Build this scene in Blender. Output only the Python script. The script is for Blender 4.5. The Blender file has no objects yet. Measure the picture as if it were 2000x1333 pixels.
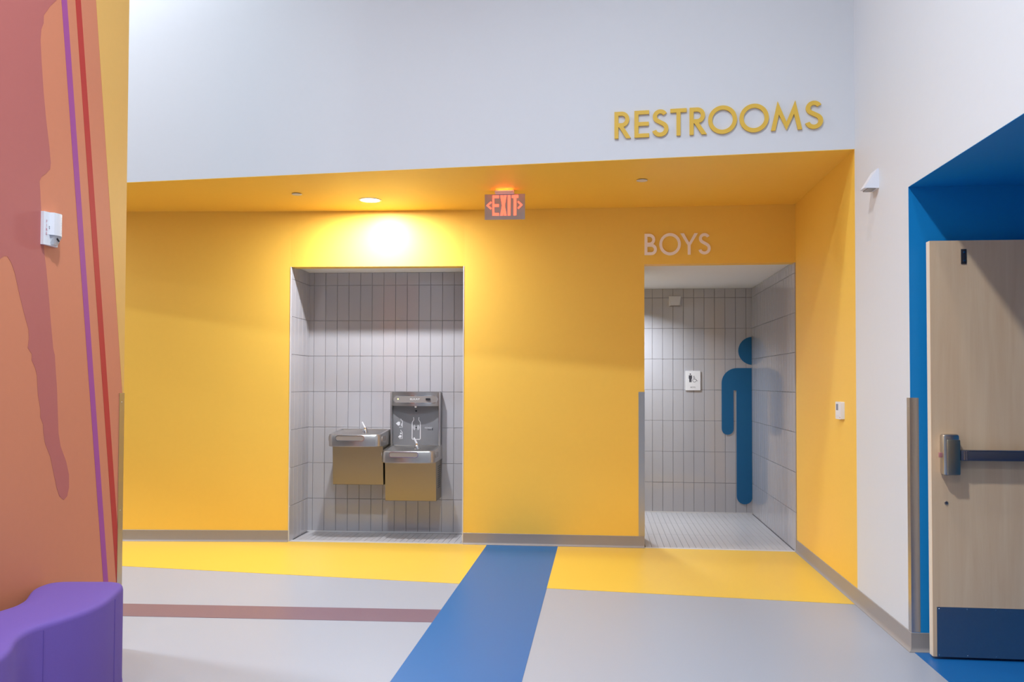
import bpy, bmesh, math, random
from mathutils import Vector, Matrix
random.seed(7)
SC = bpy.context.scene
COL = SC.collection
PI = math.pi

# ---------------------------------------------------------------- camera
EYE = 1.32
cam_d = bpy.data.cameras.new('camera')
cam_d.sensor_width = 36.0
cam_d.lens = 30.6
cam_d.shift_y = 0.01925
cam_d.clip_start = 0.05
cam = bpy.data.objects.new('camera', cam_d)
COL.objects.link(cam)
_rt = Vector((0.9947465, 0.10232499, 0.00299906))
_up = Vector((-0.0004245, -0.02517308, 0.99968302))
_fw = Vector((-0.10236805, 0.99443246, 0.0249974))
cam.matrix_world = Matrix(((_rt.x, _up.x, -_fw.x, 0.0), (_rt.y, _up.y, -_fw.y, 0.0),
                           (_rt.z, _up.z, -_fw.z, EYE), (0, 0, 0, 1)))
SC.camera = cam

# ---------------------------------------------------------------- world, exposure
world = bpy.data.worlds.new('world')
SC.world = world
world.use_nodes = True
world.node_tree.nodes['Background'].inputs[0].default_value = (0.6, 0.65, 0.75, 1)
world.node_tree.nodes['Background'].inputs[1].default_value = 0.1
SC.view_settings.view_transform = 'Standard'
SC.view_settings.look = 'None'
SC.view_settings.gamma = 1.0
SC.view_settings.use_curve_mapping = False
SC.view_settings.exposure = 0.0

# ---------------------------------------------------------------- lobby and restroom ceiling lights
def disk_light(name, loc, radius, power, color, spread=180.0):
    d = bpy.data.lights.new(name, 'AREA')
    d.shape = 'DISK'
    d.size = radius * 2
    d.energy = power
    d.color = color
    d.spread = math.radians(spread)
    o = bpy.data.objects.new(name, d)
    o.location = loc
    COL.objects.link(o)
    return o
COOL = (0.805, 0.905, 1.0)
disk_light('lobby_light', (-0.9, 1.9, 5.95), 0.15, 168, COOL, 128)
disk_light('lobby_light', (-4.3, 4.7, 5.95), 0.20, 185, COOL)
disk_light('lobby_light', (0.5, 3.3, 5.95), 0.15, 30, COOL, 140)
disk_light('lobby_light', (-0.9, -2.2, 5.95), 0.22, 98, COOL, 136)
disk_light('lobby_light', (-4.6, 0.5, 5.95), 0.22, 36, COOL)
disk_light('soffit_fill', (-5.2, 6.30, 2.725), 0.05, 30, (0.92, 0.95, 1.0))  # unseen fill lamp, added to brighten the left end under the soffit
disk_light('restroom_light', (0.12, 8.45, 2.27), 0.06, 31, (0.82, 0.90, 1.0), 140)

# ---------------------------------------------------------------- materials
def lin(c):
    c /= 255.0
    return c / 12.92 if c <= 0.04045 else ((c + 0.055) / 1.055) ** 2.4
def rgb(r, g, b):
    return (lin(r), lin(g), lin(b), 1.0)
MAT = {}
def mat(name, color, rough=0.5, metal=0.0, var=0.04, scale=30.0, bump=0.0, bscale=200.0,
        stretch=(1, 1, 1), spec=0.5, emit=None, estr=0.0, coat=0.0):
    m = bpy.data.materials.new(name)
    m.use_nodes = True
    nt = m.node_tree
    n = nt.nodes
    p = n['Principled BSDF']
    p.inputs['Roughness'].default_value = rough
    p.inputs['Metallic'].default_value = metal
    p.inputs['Specular IOR Level'].default_value = spec
    p.inputs['Coat Weight'].default_value = coat
    tc = n.new('ShaderNodeTexCoord')
    mp = n.new('ShaderNodeMapping')
    mp.inputs['Scale'].default_value = stretch
    nt.links.new(tc.outputs['Object'], mp.inputs['Vector'])
    nz = n.new('ShaderNodeTexNoise')
    nz.inputs['Scale'].default_value = scale
    nz.inputs['Detail'].default_value = 4
    nt.links.new(mp.outputs['Vector'], nz.inputs['Vector'])
    mx = n.new('ShaderNodeMix')
    mx.data_type = 'RGBA'
    k = 1 - var
    mx.inputs['A'].default_value = (color[0] * k, color[1] * k, color[2] * k, 1)
    k = 1 + var
    mx.inputs['B'].default_value = (min(color[0] * k, 1), min(color[1] * k, 1), min(color[2] * k, 1), 1)
    nt.links.new(nz.outputs['Fac'], mx.inputs['Factor'])
    nt.links.new(mx.outputs['Result'], p.inputs['Base Color'])
    if bump > 0:
        nb = n.new('ShaderNodeTexNoise')
        nb.inputs['Scale'].default_value = bscale
        nt.links.new(mp.outputs['Vector'], nb.inputs['Vector'])
        b = n.new('ShaderNodeBump')
        b.inputs['Strength'].default_value = bump
        b.inputs['Distance'].default_value = 0.002
        nt.links.new(nb.outputs['Fac'], b.inputs['Height'])
        nt.links.new(b.outputs['Normal'], p.inputs['Normal'])
    if emit:
        p.inputs['Emission Color'].default_value = emit
        p.inputs['Emission Strength'].default_value = estr
    MAT[name] = m
    return m
mat('yellow_paint', rgb(246, 199, 82), 0.5, var=0.015, bump=0.05, bscale=400)
mat('white_paint', rgb(217, 217, 219), 0.55, var=0.01, bump=0.05, bscale=400)
mat('lobby_grey', rgb(170, 172, 178), 0.6, var=0.01)
mat('ceiling_white', rgb(232, 232, 232), 0.7, var=0.01)
mat('blue_paint', rgb(0, 136, 202), 0.5, var=0.02, bump=0.05, bscale=400)
mat('floor_grey', rgb(163, 165, 174), 0.38, var=0.09, scale=260, bump=0.04, bscale=500)
mat('floor_yellow', rgb(230, 189, 72), 0.38, var=0.03, scale=260, bump=0.04, bscale=500)
mat('floor_blue', rgb(16, 98, 160), 0.38, var=0.06, scale=260, bump=0.04, bscale=500)
mat('floor_maroon', rgb(122, 94, 106), 0.38, var=0.05, scale=260, bump=0.04, bscale=500)
mat('base_vinyl', rgb(150, 141, 136), 0.4, var=0.02)
mat('tile_glaze', rgb(178, 176, 181), 0.09, var=0.015, scale=3, bump=0.03, bscale=16, coat=0.3)
mat('floor_tile', rgb(188, 185, 187), 0.32, var=0.03, scale=40)
mat('grout', rgb(118, 115, 119), 0.8, var=0.05)
mat('grout_light', rgb(160, 157, 160), 0.8, var=0.05)
mat('white_trim', rgb(212, 210, 211), 0.3, var=0.01)
mat('steel', rgb(196, 192, 188), 0.3, metal=1.0, var=0.04, scale=60, stretch=(1, 1, 30))
mat('steel_brushed', rgb(158, 148, 130), 0.42, metal=1.0, var=0.05, scale=60, stretch=(30, 30, 1))
mat('chrome', rgb(225, 225, 226), 0.12, metal=1.0, var=0.01)
mat('grey_plastic', rgb(128, 128, 132), 0.45, var=0.02)
mat('panel_grey', rgb(142, 136, 134), 0.35, var=0.02)
mat('dark', rgb(38, 38, 44), 0.4, var=0.03)
mat('print_white', rgb(228, 228, 232), 0.5, var=0.0)
mat('print_dark', rgb(70, 70, 80), 0.5, var=0.0)
mat('print_red', rgb(190, 60, 90), 0.5, var=0.0)
mat('plastic_white', rgb(232, 232, 236), 0.35, var=0.005)
mat('lens_clear', rgb(200, 202, 205), 0.08, var=0.1, scale=90, coat=0.6)
mat('sensor_white', rgb(224, 224, 230), 0.45, var=0.005)
mat('lcd', rgb(128, 132, 150), 0.25, var=0.02)
mat('orange_paint', rgb(214, 132, 97), 0.6, var=0.02, bump=0.08, bscale=300)
mat('rose_print', rgb(187, 104, 97), 0.6, var=0.02, bump=0.08, bscale=300)
mat('purple_print', rgb(166, 76, 146), 0.6, var=0.02)
mat('red_print', rgb(190, 54, 46), 0.6, var=0.02)
mat('gold_print', rgb(232, 180, 96), 0.6, var=0.02)
mat('purple_fabric', rgb(106, 78, 158), 0.75, var=0.06, scale=300, bump=0.25, bscale=700)
mat('sign_blue', rgb(0, 92, 142), 0.4, var=0.02)
mat('letter_gold', rgb(228, 184, 70), 0.4, var=0.02)
mat('letter_pink', rgb(253, 240, 234), 0.45, var=0.02)
mat('exit_plate', rgb(200, 186, 182), 0.2, var=0.03)
mat('exit_letter', rgb(255, 120, 90), 0.4, var=0.0, emit=(1.0, 0.16, 0.09, 1), estr=1.5)
mat('lamp_lens', rgb(255, 255, 255), 0.4, var=0.0, emit=(1.0, 0.96, 0.9, 1), estr=30.0)
mat('led_yellow', rgb(240, 240, 120), 0.3, var=0.0, emit=(0.9, 1.0, 0.3, 1), estr=2.0)
mat('kick_steel', rgb(156, 156, 160), 0.38, metal=1.0, var=0.04, scale=80)
mat('bar_dark', rgb(84, 88, 104), 0.3, metal=0.6, var=0.03)
mat('latch_pink', rgb(190, 130, 130), 0.4, metal=0.4, var=0.02)

def wood():
    m = bpy.data.materials.new('maple')
    m.use_nodes = True
    nt = m.node_tree
    n = nt.nodes
    p = n['Principled BSDF']
    p.inputs['Roughness'].default_value = 0.42
    tc = n.new('ShaderNodeTexCoord')
    mp = n.new('ShaderNodeMapping')
    mp.inputs['Scale'].default_value = (9, 9, 0.55)
    nt.links.new(tc.outputs['Object'], mp.inputs['Vector'])
    nz = n.new('ShaderNodeTexNoise')
    nz.inputs['Scale'].default_value = 2.2
    nz.inputs['Detail'].default_value = 9
    nz.inputs['Roughness'].default_value = 0.62
    nz.inputs['Distortion'].default_value = 0.5
    nt.links.new(mp.outputs['Vector'], nz.inputs['Vector'])
    cr = n.new('ShaderNodeValToRGB')
    e = cr.color_ramp.elements
    e[0].position = 0.15
    e[0].color = rgb(224, 180, 138)
    e[1].position = 0.85
    e[1].color = rgb(240, 206, 166)
    nt.links.new(nz.outputs['Fac'], cr.inputs['Fac'])
    nt.links.new(cr.outputs['Color'], p.inputs['Base Color'])
    MAT['maple'] = m
wood()
mat('maple_edge', rgb(232, 214, 190), 0.5, var=0.03, scale=60, stretch=(6, 6, 0.5))

# ---------------------------------------------------------------- object helpers
def link_mesh(name, me, material=None, parent=None, loc=(0, 0, 0), rotz=0.0):
    if material and not me.materials:
        me.materials.append(MAT[material])
    o = bpy.data.objects.new(name, me)
    COL.objects.link(o)
    if parent is not None:
        o.parent = parent
    o.location = loc
    o.rotation_euler = (0, 0, rotz)
    return o
def tag(o, label, cat, group=None):
    o['label'] = label
    o['category'] = cat
    if group:
        o['group'] = group
    return o
def thing(name, label, cat, loc=(0, 0, 0), rotz=0.0, group=None):
    o = bpy.data.objects.new(name, None)
    COL.objects.link(o)
    o.empty_display_size = 0.1
    o.location = loc
    o.rotation_euler = (0, 0, rotz)
    return tag(o, label, cat, group)
def structure(o, label=None):
    o['kind'] = 'structure'
    if label:
        o['label'] = label
    return o

class MB:
    """collects pieces and builds one mesh object"""
    def __init__(self):
        self.v, self.f, self.mi, self.sm = [], [], [], []
    def add(self, vs, fs, mi=0, smooth=False):
        b = len(self.v)
        self.v += [tuple(p) for p in vs]
        self.f += [tuple(i + b for i in f) for f in fs]
        self.mi += [mi] * len(fs)
        self.sm += [smooth] * len(fs)
        return self
    def box(self, a, b, mi=0, ch=0.0):
        x0, x1 = sorted((a[0], b[0])); y0, y1 = sorted((a[1], b[1])); z0, z1 = sorted((a[2], b[2]))
        if ch <= 0:
            vs = [(x, y, z) for x in (x0, x1) for y in (y0, y1) for z in (z0, z1)]
            fs = [(0, 1, 3, 2), (4, 6, 7, 5), (0, 4, 5, 1), (2, 3, 7, 6), (0, 2, 6, 4), (1, 5, 7, 3)]
            return self.add(vs, fs, mi)
        bm = bmesh.new()
        bmesh.ops.create_cube(bm, size=1)
        for v in bm.verts:
            v.co = Vector((x0 + (v.co.x + .5) * (x1 - x0), y0 + (v.co.y + .5) * (y1 - y0), z0 + (v.co.z + .5) * (z1 - z0)))
        bmesh.ops.bevel(bm, geom=list(bm.edges), offset=ch, segments=2, profile=0.5, affect='EDGES')
        bm.verts.index_update()
        self.add([v.co[:] for v in bm.verts], [[v.index for v in f.verts] for f in bm.faces], mi)
        bm.free()
        return self
    def prism(self, poly, fn0, fn1, mi=0, smooth=False):
        """poly: list of 2d points; fn0/fn1 map a 2d point to 3d for the two caps"""
        n = len(poly)
        vs = [fn0(*p) for p in poly] + [fn1(*p) for p in poly]
        self.add(vs, [tuple(range(n))[::-1], tuple(range(n, 2 * n))], mi)
        b = len(self.v)
        self.v += [tuple(p) for p in vs]
        for i in range(n):
            j = (i + 1) % n
            self.f.append((b + i, b + j, b + n + j, b + n + i)); self.mi.append(mi); self.sm.append(smooth)
        return self
    def face_prism(self, poly, y0, y1, mi=0, smooth=False):
        return self.prism(poly, lambda a, c: (a, y0, c), lambda a, c: (a, y1, c), mi, smooth)
    def up_prism(self, poly, z0, z1, mi=0, smooth=False):
        return self.prism(poly, lambda a, c: (a, c, z0), lambda a, c: (a, c, z1), mi, smooth)
    def rings(self, rings, cap0=True, cap1=True, mi=0, smooth=True):
        n = len(rings[0])
        vs = [p for r in rings for p in r]
        fs = []
        for k in range(len(rings) - 1):
            for i in range(n):
                j = (i + 1) % n
                fs.append((k * n + i, k * n + j, (k + 1) * n + j, (k + 1) * n + i))
        b = len(self.v)
        self.add(vs, fs, mi, smooth)
        if cap0:
            self.add(rings[0], [tuple(range(n))[::-1]], mi)
        if cap1:
            self.add(rings[-1], [tuple(range(n))], mi)
        return self
    def cyl(self, c0, c1, r0, r1=None, n=20, mi=0):
        r1 = r0 if r1 is None else r1
        a, b = Vector(c0), Vector(c1)
        d = (b - a).normalized()
        u = d.orthogonal().normalized()
        w = d.cross(u)
        ring = lambda c, r: [tuple(c + u * (r * math.cos(2 * PI * i / n)) + w * (r * math.sin(2 * PI * i / n))) for i in range(n)]
        return self.rings([ring(a, r0), ring(b, r1)], mi=mi)
    def build(self, name, material=None, parent=None, loc=(0, 0, 0), rotz=0.0):
        me = bpy.data.meshes.new(name)
        me.from_pydata(self.v, [], self.f)
        mats = material if isinstance(material, (list, tuple)) else [material]
        for m in mats:
            me.materials.append(MAT[m])
        for p, i, s in zip(me.polygons, self.mi, self.sm):
            p.material_index = i
            p.use_smooth = s
        bm = bmesh.new()
        bm.from_mesh(me)
        bmesh.ops.remove_doubles(bm, verts=list(bm.verts), dist=1e-6)
        bmesh.ops.recalc_face_normals(bm, faces=list(bm.faces))
        bm.to_mesh(me)
        bm.free()
        me.set_sharp_from_angle(angle=math.radians(38))
        return link_mesh(name, me, None, parent, loc, rotz)

def rrect(x0, x1, z0, z1, r, n=6):
    pts = []
    for cx, cz, a0 in ((x1 - r, z1 - r, 0), (x0 + r, z1 - r, 90), (x0 + r, z0 + r, 180), (x1 - r, z0 + r, 270)):
        for i in range(n + 1):
            a = math.radians(a0 + 90 * i / n)
            pts.append((cx + r * math.cos(a), cz + r * math.sin(a)))
    return pts
def circle(cx, cz, r, n=28, a0=0, a1=360):
    full = abs(a1 - a0) >= 360
    m = n if full else n + 1
    return [(cx + r * math.cos(math.radians(a0 + (a1 - a0) * i / n)), cz + r * math.sin(math.radians(a0 + (a1 - a0) * i / n))) for i in range(m)]
def band(path, w, closed=False):
    """outline quads of a stroked 2d path"""
    L, R = [], []
    n = len(path)
    for i in range(n):
        if closed:
            a, b = path[i - 1], path[(i + 1) % n]
        else:
            a, b = path[max(i - 1, 0)], path[min(i + 1, n - 1)]
        d = Vector((b[0] - a[0], b[1] - a[1])).normalized()
        L.append((path[i][0] - d.y * w / 2, path[i][1] + d.x * w / 2))
        R.append((path[i][0] + d.y * w / 2, path[i][1] - d.x * w / 2))
    return L, R
def add_band(mb, path, w, y0, y1, closed=False):
    L, R = band(path, w, closed)
    n = len(path)
    vs = [(p[0], y0, p[1]) for p in L] + [(p[0], y0, p[1]) for p in R] + [(p[0], y1, p[1]) for p in L] + [(p[0], y1, p[1]) for p in R]
    fs = []
    for i in range(n if closed else n - 1):
        j = (i + 1) % n
        fs += [(i, j, n + j, n + i), (2 * n + i, 3 * n + i, 3 * n + j, 2 * n + j), (i, 2 * n + i, 2 * n + j, j), (n + i, n + j, 3 * n + j, 3 * n + i)]
    if not closed:
        fs += [(0, n, 3 * n, 2 * n), (n - 1, 3 * n - 1, 4 * n - 1, 2 * n - 1)]
    mb.add(vs, fs)
def text_print(name, s, size, material, parent, x, y, z, sx=1.0, center=True):
    cu = bpy.data.curves.new('text', 'FONT')
    cu.body = s
    cu.size = size
    cu.align_x = 'CENTER' if center else 'LEFT'
    to = bpy.data.objects.new('text', cu)
    me = bpy.data.meshes.new_from_object(to)
    bpy.data.objects.remove(to)
    for v in me.vertices:
        v.co = Vector((x + v.co.x * sx, y, z + v.co.y))
    me.name = name
    me.materials.clear()
    me.materials.append(MAT[material])
    return link_mesh(name, me, None, parent)

# ================================================================ SETTING
XR = 1.522                       # right wall plane
ZC = 2.737                       # soffit height
ZT = 6.2                         # lobby ceiling
HEAD = 2.275
A = (-6.0, 6.667); B = (-2.571, 6.985); Cc = (-1.122, 7.050); D = (0.342, 7.058); Ept = (XR, 7.040)
SL, SRt = (-6.0, 6.102), (XR, 5.418)      # soffit front edge in plan
XL, YL = -2.368, 4.119           # mural wall plane and its end
YBACK = 9.03                     # restroom back wall
def lerp(p, q, t): return (p[0] + (q[0] - p[0]) * t, p[1] + (q[1] - p[1]) * t)

# floor -----------------------------------------------------------
fl = structure(MB().box((-6.2, -5.2, -0.2), (2.9, 7.06, 0.0)).build('floor', 'floor_grey'), 'grey linoleum floor with coloured bands')
def yb(x): return 5.414 + (1.512 - x) * 0.1049
def ybk(x):
    pts = [A, B, Cc, D, Ept]
    for p, q in zip(pts, pts[1:]):
        if x <= q[0] + 1e-6:
            return lerp(p, q, (x - p[0]) / (q[0] - p[0]))[1]
    return Ept[1]
def inlay(poly, m, lab):
    o = MB().up_prism(poly, 0.0002, 0.0015).build('floor_band', m, fl)
    o['label'] = lab
inlay([(-6.0, yb(-6.0)), (-0.925, yb(-0.925)), (-0.925, ybk(-0.925)), (-1.122, 7.05), (-2.571, 6.985), (-6.0, 6.667)], 'floor_yellow', 'yellow floor band below the alcove wall')
inlay([(-0.349, yb(-0.349)), (1.522, yb(1.522)), (1.522, 7.04), (0.342, 7.058), (-0.349, ybk(-0.349))], 'floor_yellow', 'yellow floor band before the restroom doorway')
inlay([(-0.925, -5.0), (-0.349, -5.0), (-0.349, ybk(-0.349)), (-0.925, ybk(-0.925))], 'floor_blue', 'blue floor band running towards the wall')
inlay([(-6.0, 4.54), (-0.925, 4.746), (-0.925, 5.012), (-6.0, 4.80)], 'floor_maroon', 'narrow maroon floor band')
inlay([(1.528, 2.3), (2.75, 2.3), (2.75, 4.50), (1.528, 4.50)], 'floor_blue', 'blue floor inside the door recess')

# back wall -------------------------------------------------------
def wall_seg(mb, p, q, z0, z1, th=0.12, mi=0):
    d = Vector((q[0] - p[0], q[1] - p[1])).normalized()
    n = Vector((-d.y, d.x)) * th
    mb.up_prism([p, q, (q[0] + n.x, q[1] + n.y), (p[0] + n.x, p[1] + n.y)], z0, z1, mi)
wb = MB()
wall_seg(wb, A, B, 0, ZC)
wall_seg(wb, B, Cc, HEAD, ZC)
wb.up_prism([Cc, D, (0.342, 7.56), (-1.10, 7.56)], 0, ZC)
wall_seg(wb, D, Ept, HEAD, ZC)
wall_back = structure(wb.build('wall_back', 'yellow_paint'), 'yellow back wall with a tiled alcove and a doorway')

# soffit + white upper wall
cs = MB()
cs.up_prism([SL, SRt, Ept, D, Cc, B, A], ZC, ZC + 0.003)
structure(cs.build('ceiling_soffit', 'yellow_paint'), 'yellow soffit over the fountain alcove and restroom doorway')
wu = MB()
wall_seg(wu, SL, SRt, ZC + 0.0032, ZT, 0.15)
structure(wu.build('wall_upper', 'white_paint'), 'tall white wall above the yellow soffit')

# right wall: white with a door opening, yellow under the soffit
wr = MB()
T = 0.15
OY0, OY1, OH = 2.30, 4.500, 2.302
wr.box((XR, -5.0, 0), (XR + T, OY0, ZT), 0)
wr.box((XR, OY0, OH), (XR + T, OY1, ZT), 0)
wr.box((XR, OY1, 0), (XR + T, SRt[1], ZT), 0)
wr.box((XR, SRt[1], ZC), (XR + T, 7.04, ZT), 0)
wr.box((XR, SRt[1], 0), (XR + T, 7.04, ZC), 1)
structure(wr.build('wall_right', ['white_paint', 'yellow_paint']), 'white right wall with its far end painted yellow')

# blue recess
wrec = MB()
wrec.box((XR + 0.0003, OY1 - 0.002, 0), (2.75, OY1 + 0.12, OH))
wrec.box((XR + 0.0003, OY0 - 0.12, 0), (2.75, OY0 + 0.002, OH))
wrec.box((XR + 0.0003, OY0 + 0.002, OH - 0.002), (2.87, OY1 - 0.002, OH + 0.1))
wrec.box((2.75, OY0 - 0.12, 0), (2.87, OY1 + 0.12, OH))
structure(wrec.build('wall_recess', 'blue_paint'), 'deep blue door recess in the right wall')

# mural wall
wl = MB()
wl.box((XL - 0.2, 2.2, 0), (XL, YL, ZT), 0)
wl.box((XL - 0.2, -5.0, 0), (XL, 2.2, ZT), 1)
wall_left = structure(wl.build('wall_left', ['orange_paint', 'white_paint']), 'orange mural wall at the left')
# unseen remainder of the lobby
structure(MB().box((-6.2, -5.2, 0), (2.0, -5.0, ZT)).build('wall_front', 'lobby_grey'))
structure(MB().box((-6.2, -5.0, 0), (-6.0, 7.2, ZT)).build('wall_side', 'lobby_grey'))
structure(MB().box((-6.2, -5.2, ZT), (2.0, 7.2, ZT + 0.1)).build('ceiling', 'lobby_grey'))

# mural prints, laid on the wall face (local x = along the wall, z up, -y = out of the wall)
def on_left(y, z, off): return (XL + off, y, z)
def mural(name, poly, m, off, lab):
    o = MB().prism(poly, lambda a, c: on_left(a, c, 0.0002), lambda a, c: on_left(a, c, off)).build(name, m, wall_left)
    o['label'] = lab
def line_y(p, q, z): return p[0] + (q[0] - p[0]) * (z - p[1]) / (q[1] - p[1])
def stripe(p0, p1, q0, q1, m, lab):
    zt, zb = 4.6, 0.1
    pts = [(line_y(p0, q0, zt), zt), (line_y(p1, q1, zt), zt), (line_y(p1, q1, zb), zb), (line_y(p0, q0, zb), zb)]
    pts = [(min(a, YL - 0.0005), c) for a, c in pts]
    if pts[2][0] >= YL - 0.001:
        zc = p1[1] + (YL - 0.0005 - p1[0]) * (q1[1] - p1[1]) / (q1[0] - p1[0])
        pts.insert(2, (YL - 0.0005, zc))
    mural('mural_stripe', pts, m, 0.0010, lab)
stripe((3.570, 3.000), (3.609, 3.017), (3.962, 0.364), (4.003, 0.355), 'purple_print', 'slanted purple mural stripe')
stripe((3.671, 3.044), (3.711, 3.062), (4.074, 0.339), (4.118, 0.329), 'red_print', 'slanted red mural stripe')
g0, g1 = (3.831, 3.115), (4.103, 1.272)
zm = g0[1] + (YL - 0.0005 - g0[0]) * (g1[1] - g0[1]) / (g1[0] - g0[0])
mural('mural_field', [(line_y(g0, g1, 4.6), 4.6), (YL - 0.0005, 4.6), (YL - 0.0005, zm)], 'gold_print', 0.0008, 'golden wedge of mural at the wall end')
rose = [(3.60, 4.6), (3.58, 3.4), (3.545, 3.05), (3.538, 2.986), (3.492, 2.938), (3.451, 2.881), (3.451, 2.847), (3.436, 2.815), (3.432, 2.767), (3.441, 2.679), (3.458, 2.553), (3.478, 2.440), (3.502, 2.334), (3.514, 2.264), (3.511, 2.234), (3.484, 2.210), (3.454, 2.189), (3.441, 2.165), (3.448, 2.116), (3.452, 2.069), (3.467, 1.962), (3.483, 1.855), (3.495, 1.804), (3.513, 1.701), (3.532, 1.576), (3.551, 1.464), (3.564, 1.431), (3.569, 1.384), (3.582, 1.291), (3.590, 1.190), (3.598, 1.093), (3.614, 1.034), (3.656, 0.963), (3.678, 0.903), (3.680, 0.844), (3.668, 0.807), (3.644, 0.794), (3.612, 0.814), (3.593, 0.850), (3.570, 0.915), (3.544, 0.992), (3.507, 1.052), (3.494, 1.099), (3.491, 1.136), (3.472, 1.165), (3.471, 1.202), (3.454, 1.259), (3.445, 1.343), (3.433, 1.375), (3.409, 1.407), (3.410, 1.433), (3.383, 1.457), (3.389, 1.496), (3.386, 1.534), (3.355, 1.602), (3.325, 1.675), (3.295, 1.759), (3.271, 1.800), (3.247, 1.820), (3.229, 1.817), (3.207, 1.803), (3.15, 1.74), (3.08, 1.70), (2.98, 1.80), (2.9, 2.2), (2.8, 2.8), (2.7, 4.6)]
mural('mural_drip', rose, 'rose_print', 0.0008, 'dusty rose mural shape running down in drips')

# ---------------------------------------------------------------- tiled surfaces
PX, PZ, JT = 0.1045, 0.3143, 0.0024
tile_cache = {}
def tile_mesh(w, h, t=0.008, c=0.0018, name='tile', m='tile_glaze'):
    key = (round(w, 4), round(h, 4), name)
    if key in tile_cache:
        return tile_cache[key]
    vs = [(0, 0, 0), (w, 0, 0), (w, 0, h), (0, 0, h)]
    vs += [(0, -t + c, 0), (w, -t + c, 0), (w, -t + c, h), (0, -t + c, h)]
    vs += [(c, -t, c), (w - c, -t, c), (w - c, -t, h - c), (c, -t, h - c)]
    fs = []
    for k in (0, 4):
        for i in range(4):
            j = (i + 1) % 4
            fs.append((k + i, k + j, k + 4 + j, k + 4 + i))
    fs.append((8, 9, 10, 11))
    me = bpy.data.meshes.new(name)
    me.from_pydata(vs, [], fs)
    me.materials.append(MAT[m])
    tile_cache[key] = me
    return me
def tile_wall(name, label, p, q, z0, z1, xoff, zoff, th=0.06, gm='grout'):
    """wall from plan point p to q (viewer sees p at the left), tiles proud of the bed"""
    d = Vector((q[0] - p[0], q[1] - p[1]))
    L = d.length
    ang = math.atan2(d.y, d.x)
    bed = MB().box((0, 0.0, z0), (L, th, z1)).build(name, gm, None, (p[0], p[1], 0), ang)
    structure(bed, label)
    x = xoff % PX - PX
    while x < L - 0.004:
        z = zoff - PZ * math.ceil((zoff - z0) / PZ)
        while z < z1 - 0.004:
            a, b = max(x, 0) + JT / 2, min(x + PX, L) - JT / 2
            c, e = max(z, z0) + JT / 2, min(z + PZ, z1) - JT / 2
            if b - a > 0.008 and e - c > 0.008:
                o = link_mesh('tile', tile_mesh(b - a, e - c), None, bed, (a, 0, c))
                o.rotation_euler = (random.uniform(-1, 1) * 0.0022, 0, random.uniform(-1, 1) * 0.003)
            z += PZ
        x += PX
    return bed
# alcove
AD = 0.515
d_bc = Vector((Cc[0] - B[0], Cc[1] - B[1])).normalized()
n_bc = Vector((-d_bc.y, d_bc.x))
aL = (-2.590, 7.504); aR = (-1.135, 7.558)
tile_wall('wall_alcove_back', 'grey tiled back of the fountain alcove', aL, aR, 0, 2.29, 0.049, 1.234, gm='grout_light')
tile_wall('wall_alcove_left', 'grey tiled left side of the fountain alcove', (B[0], B[1] + 0.001), aL, 0, 2.29, 0.0, 1.234, gm='grout_light')
tile_wall('wall_alcove_right', 'grey tiled right side of the fountain alcove', aR, (Cc[0] - 0.0, Cc[1] + 0.002), 0, 2.29, 0.0, 1.234, gm='grout_light')
structure(MB().up_prism([(B[0] - .05, B[1] + 0.12), (Cc[0] + .05, Cc[1] + .12), (aR[0] + .05, aR[1] + .05), (aL[0] - .05, aL[1] + .05)], 2.29, 2.34).build('ceiling_alcove', 'ceiling_white'), 'pale ceiling of the fountain alcove')
# restroom
tile_wall('wall_restroom_back', 'grey tiled wall inside the restroom doorway', (-0.90, YBACK), (XR, YBACK), 0, 2.285, 0.518 + 0.90, 1.249)
tile_wall('wall_restroom_right', 'grey tiled wall running on from the yellow right wall', (XR, YBACK), (XR, 7.042), 0, 2.285, 0.0, 1.249)
structure(MB().box((-0.95, 7.56, 2.285), (XR + 0.1, YBACK + 0.06, 2.38)).box((0.342, 7.178, 2.285), (XR + .1, 7.56, 2.38)).build('ceiling_restroom', 'ceiling_white'), 'white ceiling inside the restroom doorway')
structure(MB().box((-1.0, 7.50, 0), (-0.90, YBACK + 0.06, 2.38)).build('wall_restroom_left', 'white_paint'))

# tiled floors
def tile_floor(name, label, poly, x0, x1, y0, y1, stag):
    bed = MB().up_prism(poly, -0.1, -0.002).build(name, 'grout')
    structure(bed, label)
    W, Ln = 0.0503, 0.615
    k = 0
    x = x0
    def tmesh(w, l):
        key = (round(w, 4), round(l, 4), 'floor')
        if key not in tile_cache:
            mb = MB()
            c = 0.0012
            me = bpy.data.meshes.new('floor_tile')
            vs = [(0, 0, 0), (w, 0, 0), (w, l, 0), (0, l, 0), (0, 0, .0028), (w, 0, .0028), (w, l, .0028), (0, l, .0028), (c, c, .004), (w - c, c, .004), (w - c, l - c, .004), (c, l - c, .004)]
            fs = [(b + i, b + (i + 1) % 4, b + 4 + (i + 1) % 4, b + 4 + i) for b in (0, 4) for i in range(4)] + [(8, 9, 10, 11)]
            me.from_pydata(vs, [], fs)
            me.materials.append(MAT['floor_tile'])
            tile_cache[key] = me
        return tile_cache[key]
    while x < x1 - 0.01:
        w = min(W, x1 - x) - 0.0024
        y = y0 - (Ln * 0.5 if (k % 2 and stag) else 0)
        while y < y1 - 0.02:
            a, b = max(y, y0), min(y + Ln, y1)
            if b - a > 0.02:
                link_mesh('floor_tile', tmesh(w, b - a - 0.0024), None, bed, (x, a, -0.002))
            y += Ln
        x += W
        k += 1
    return bed
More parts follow.
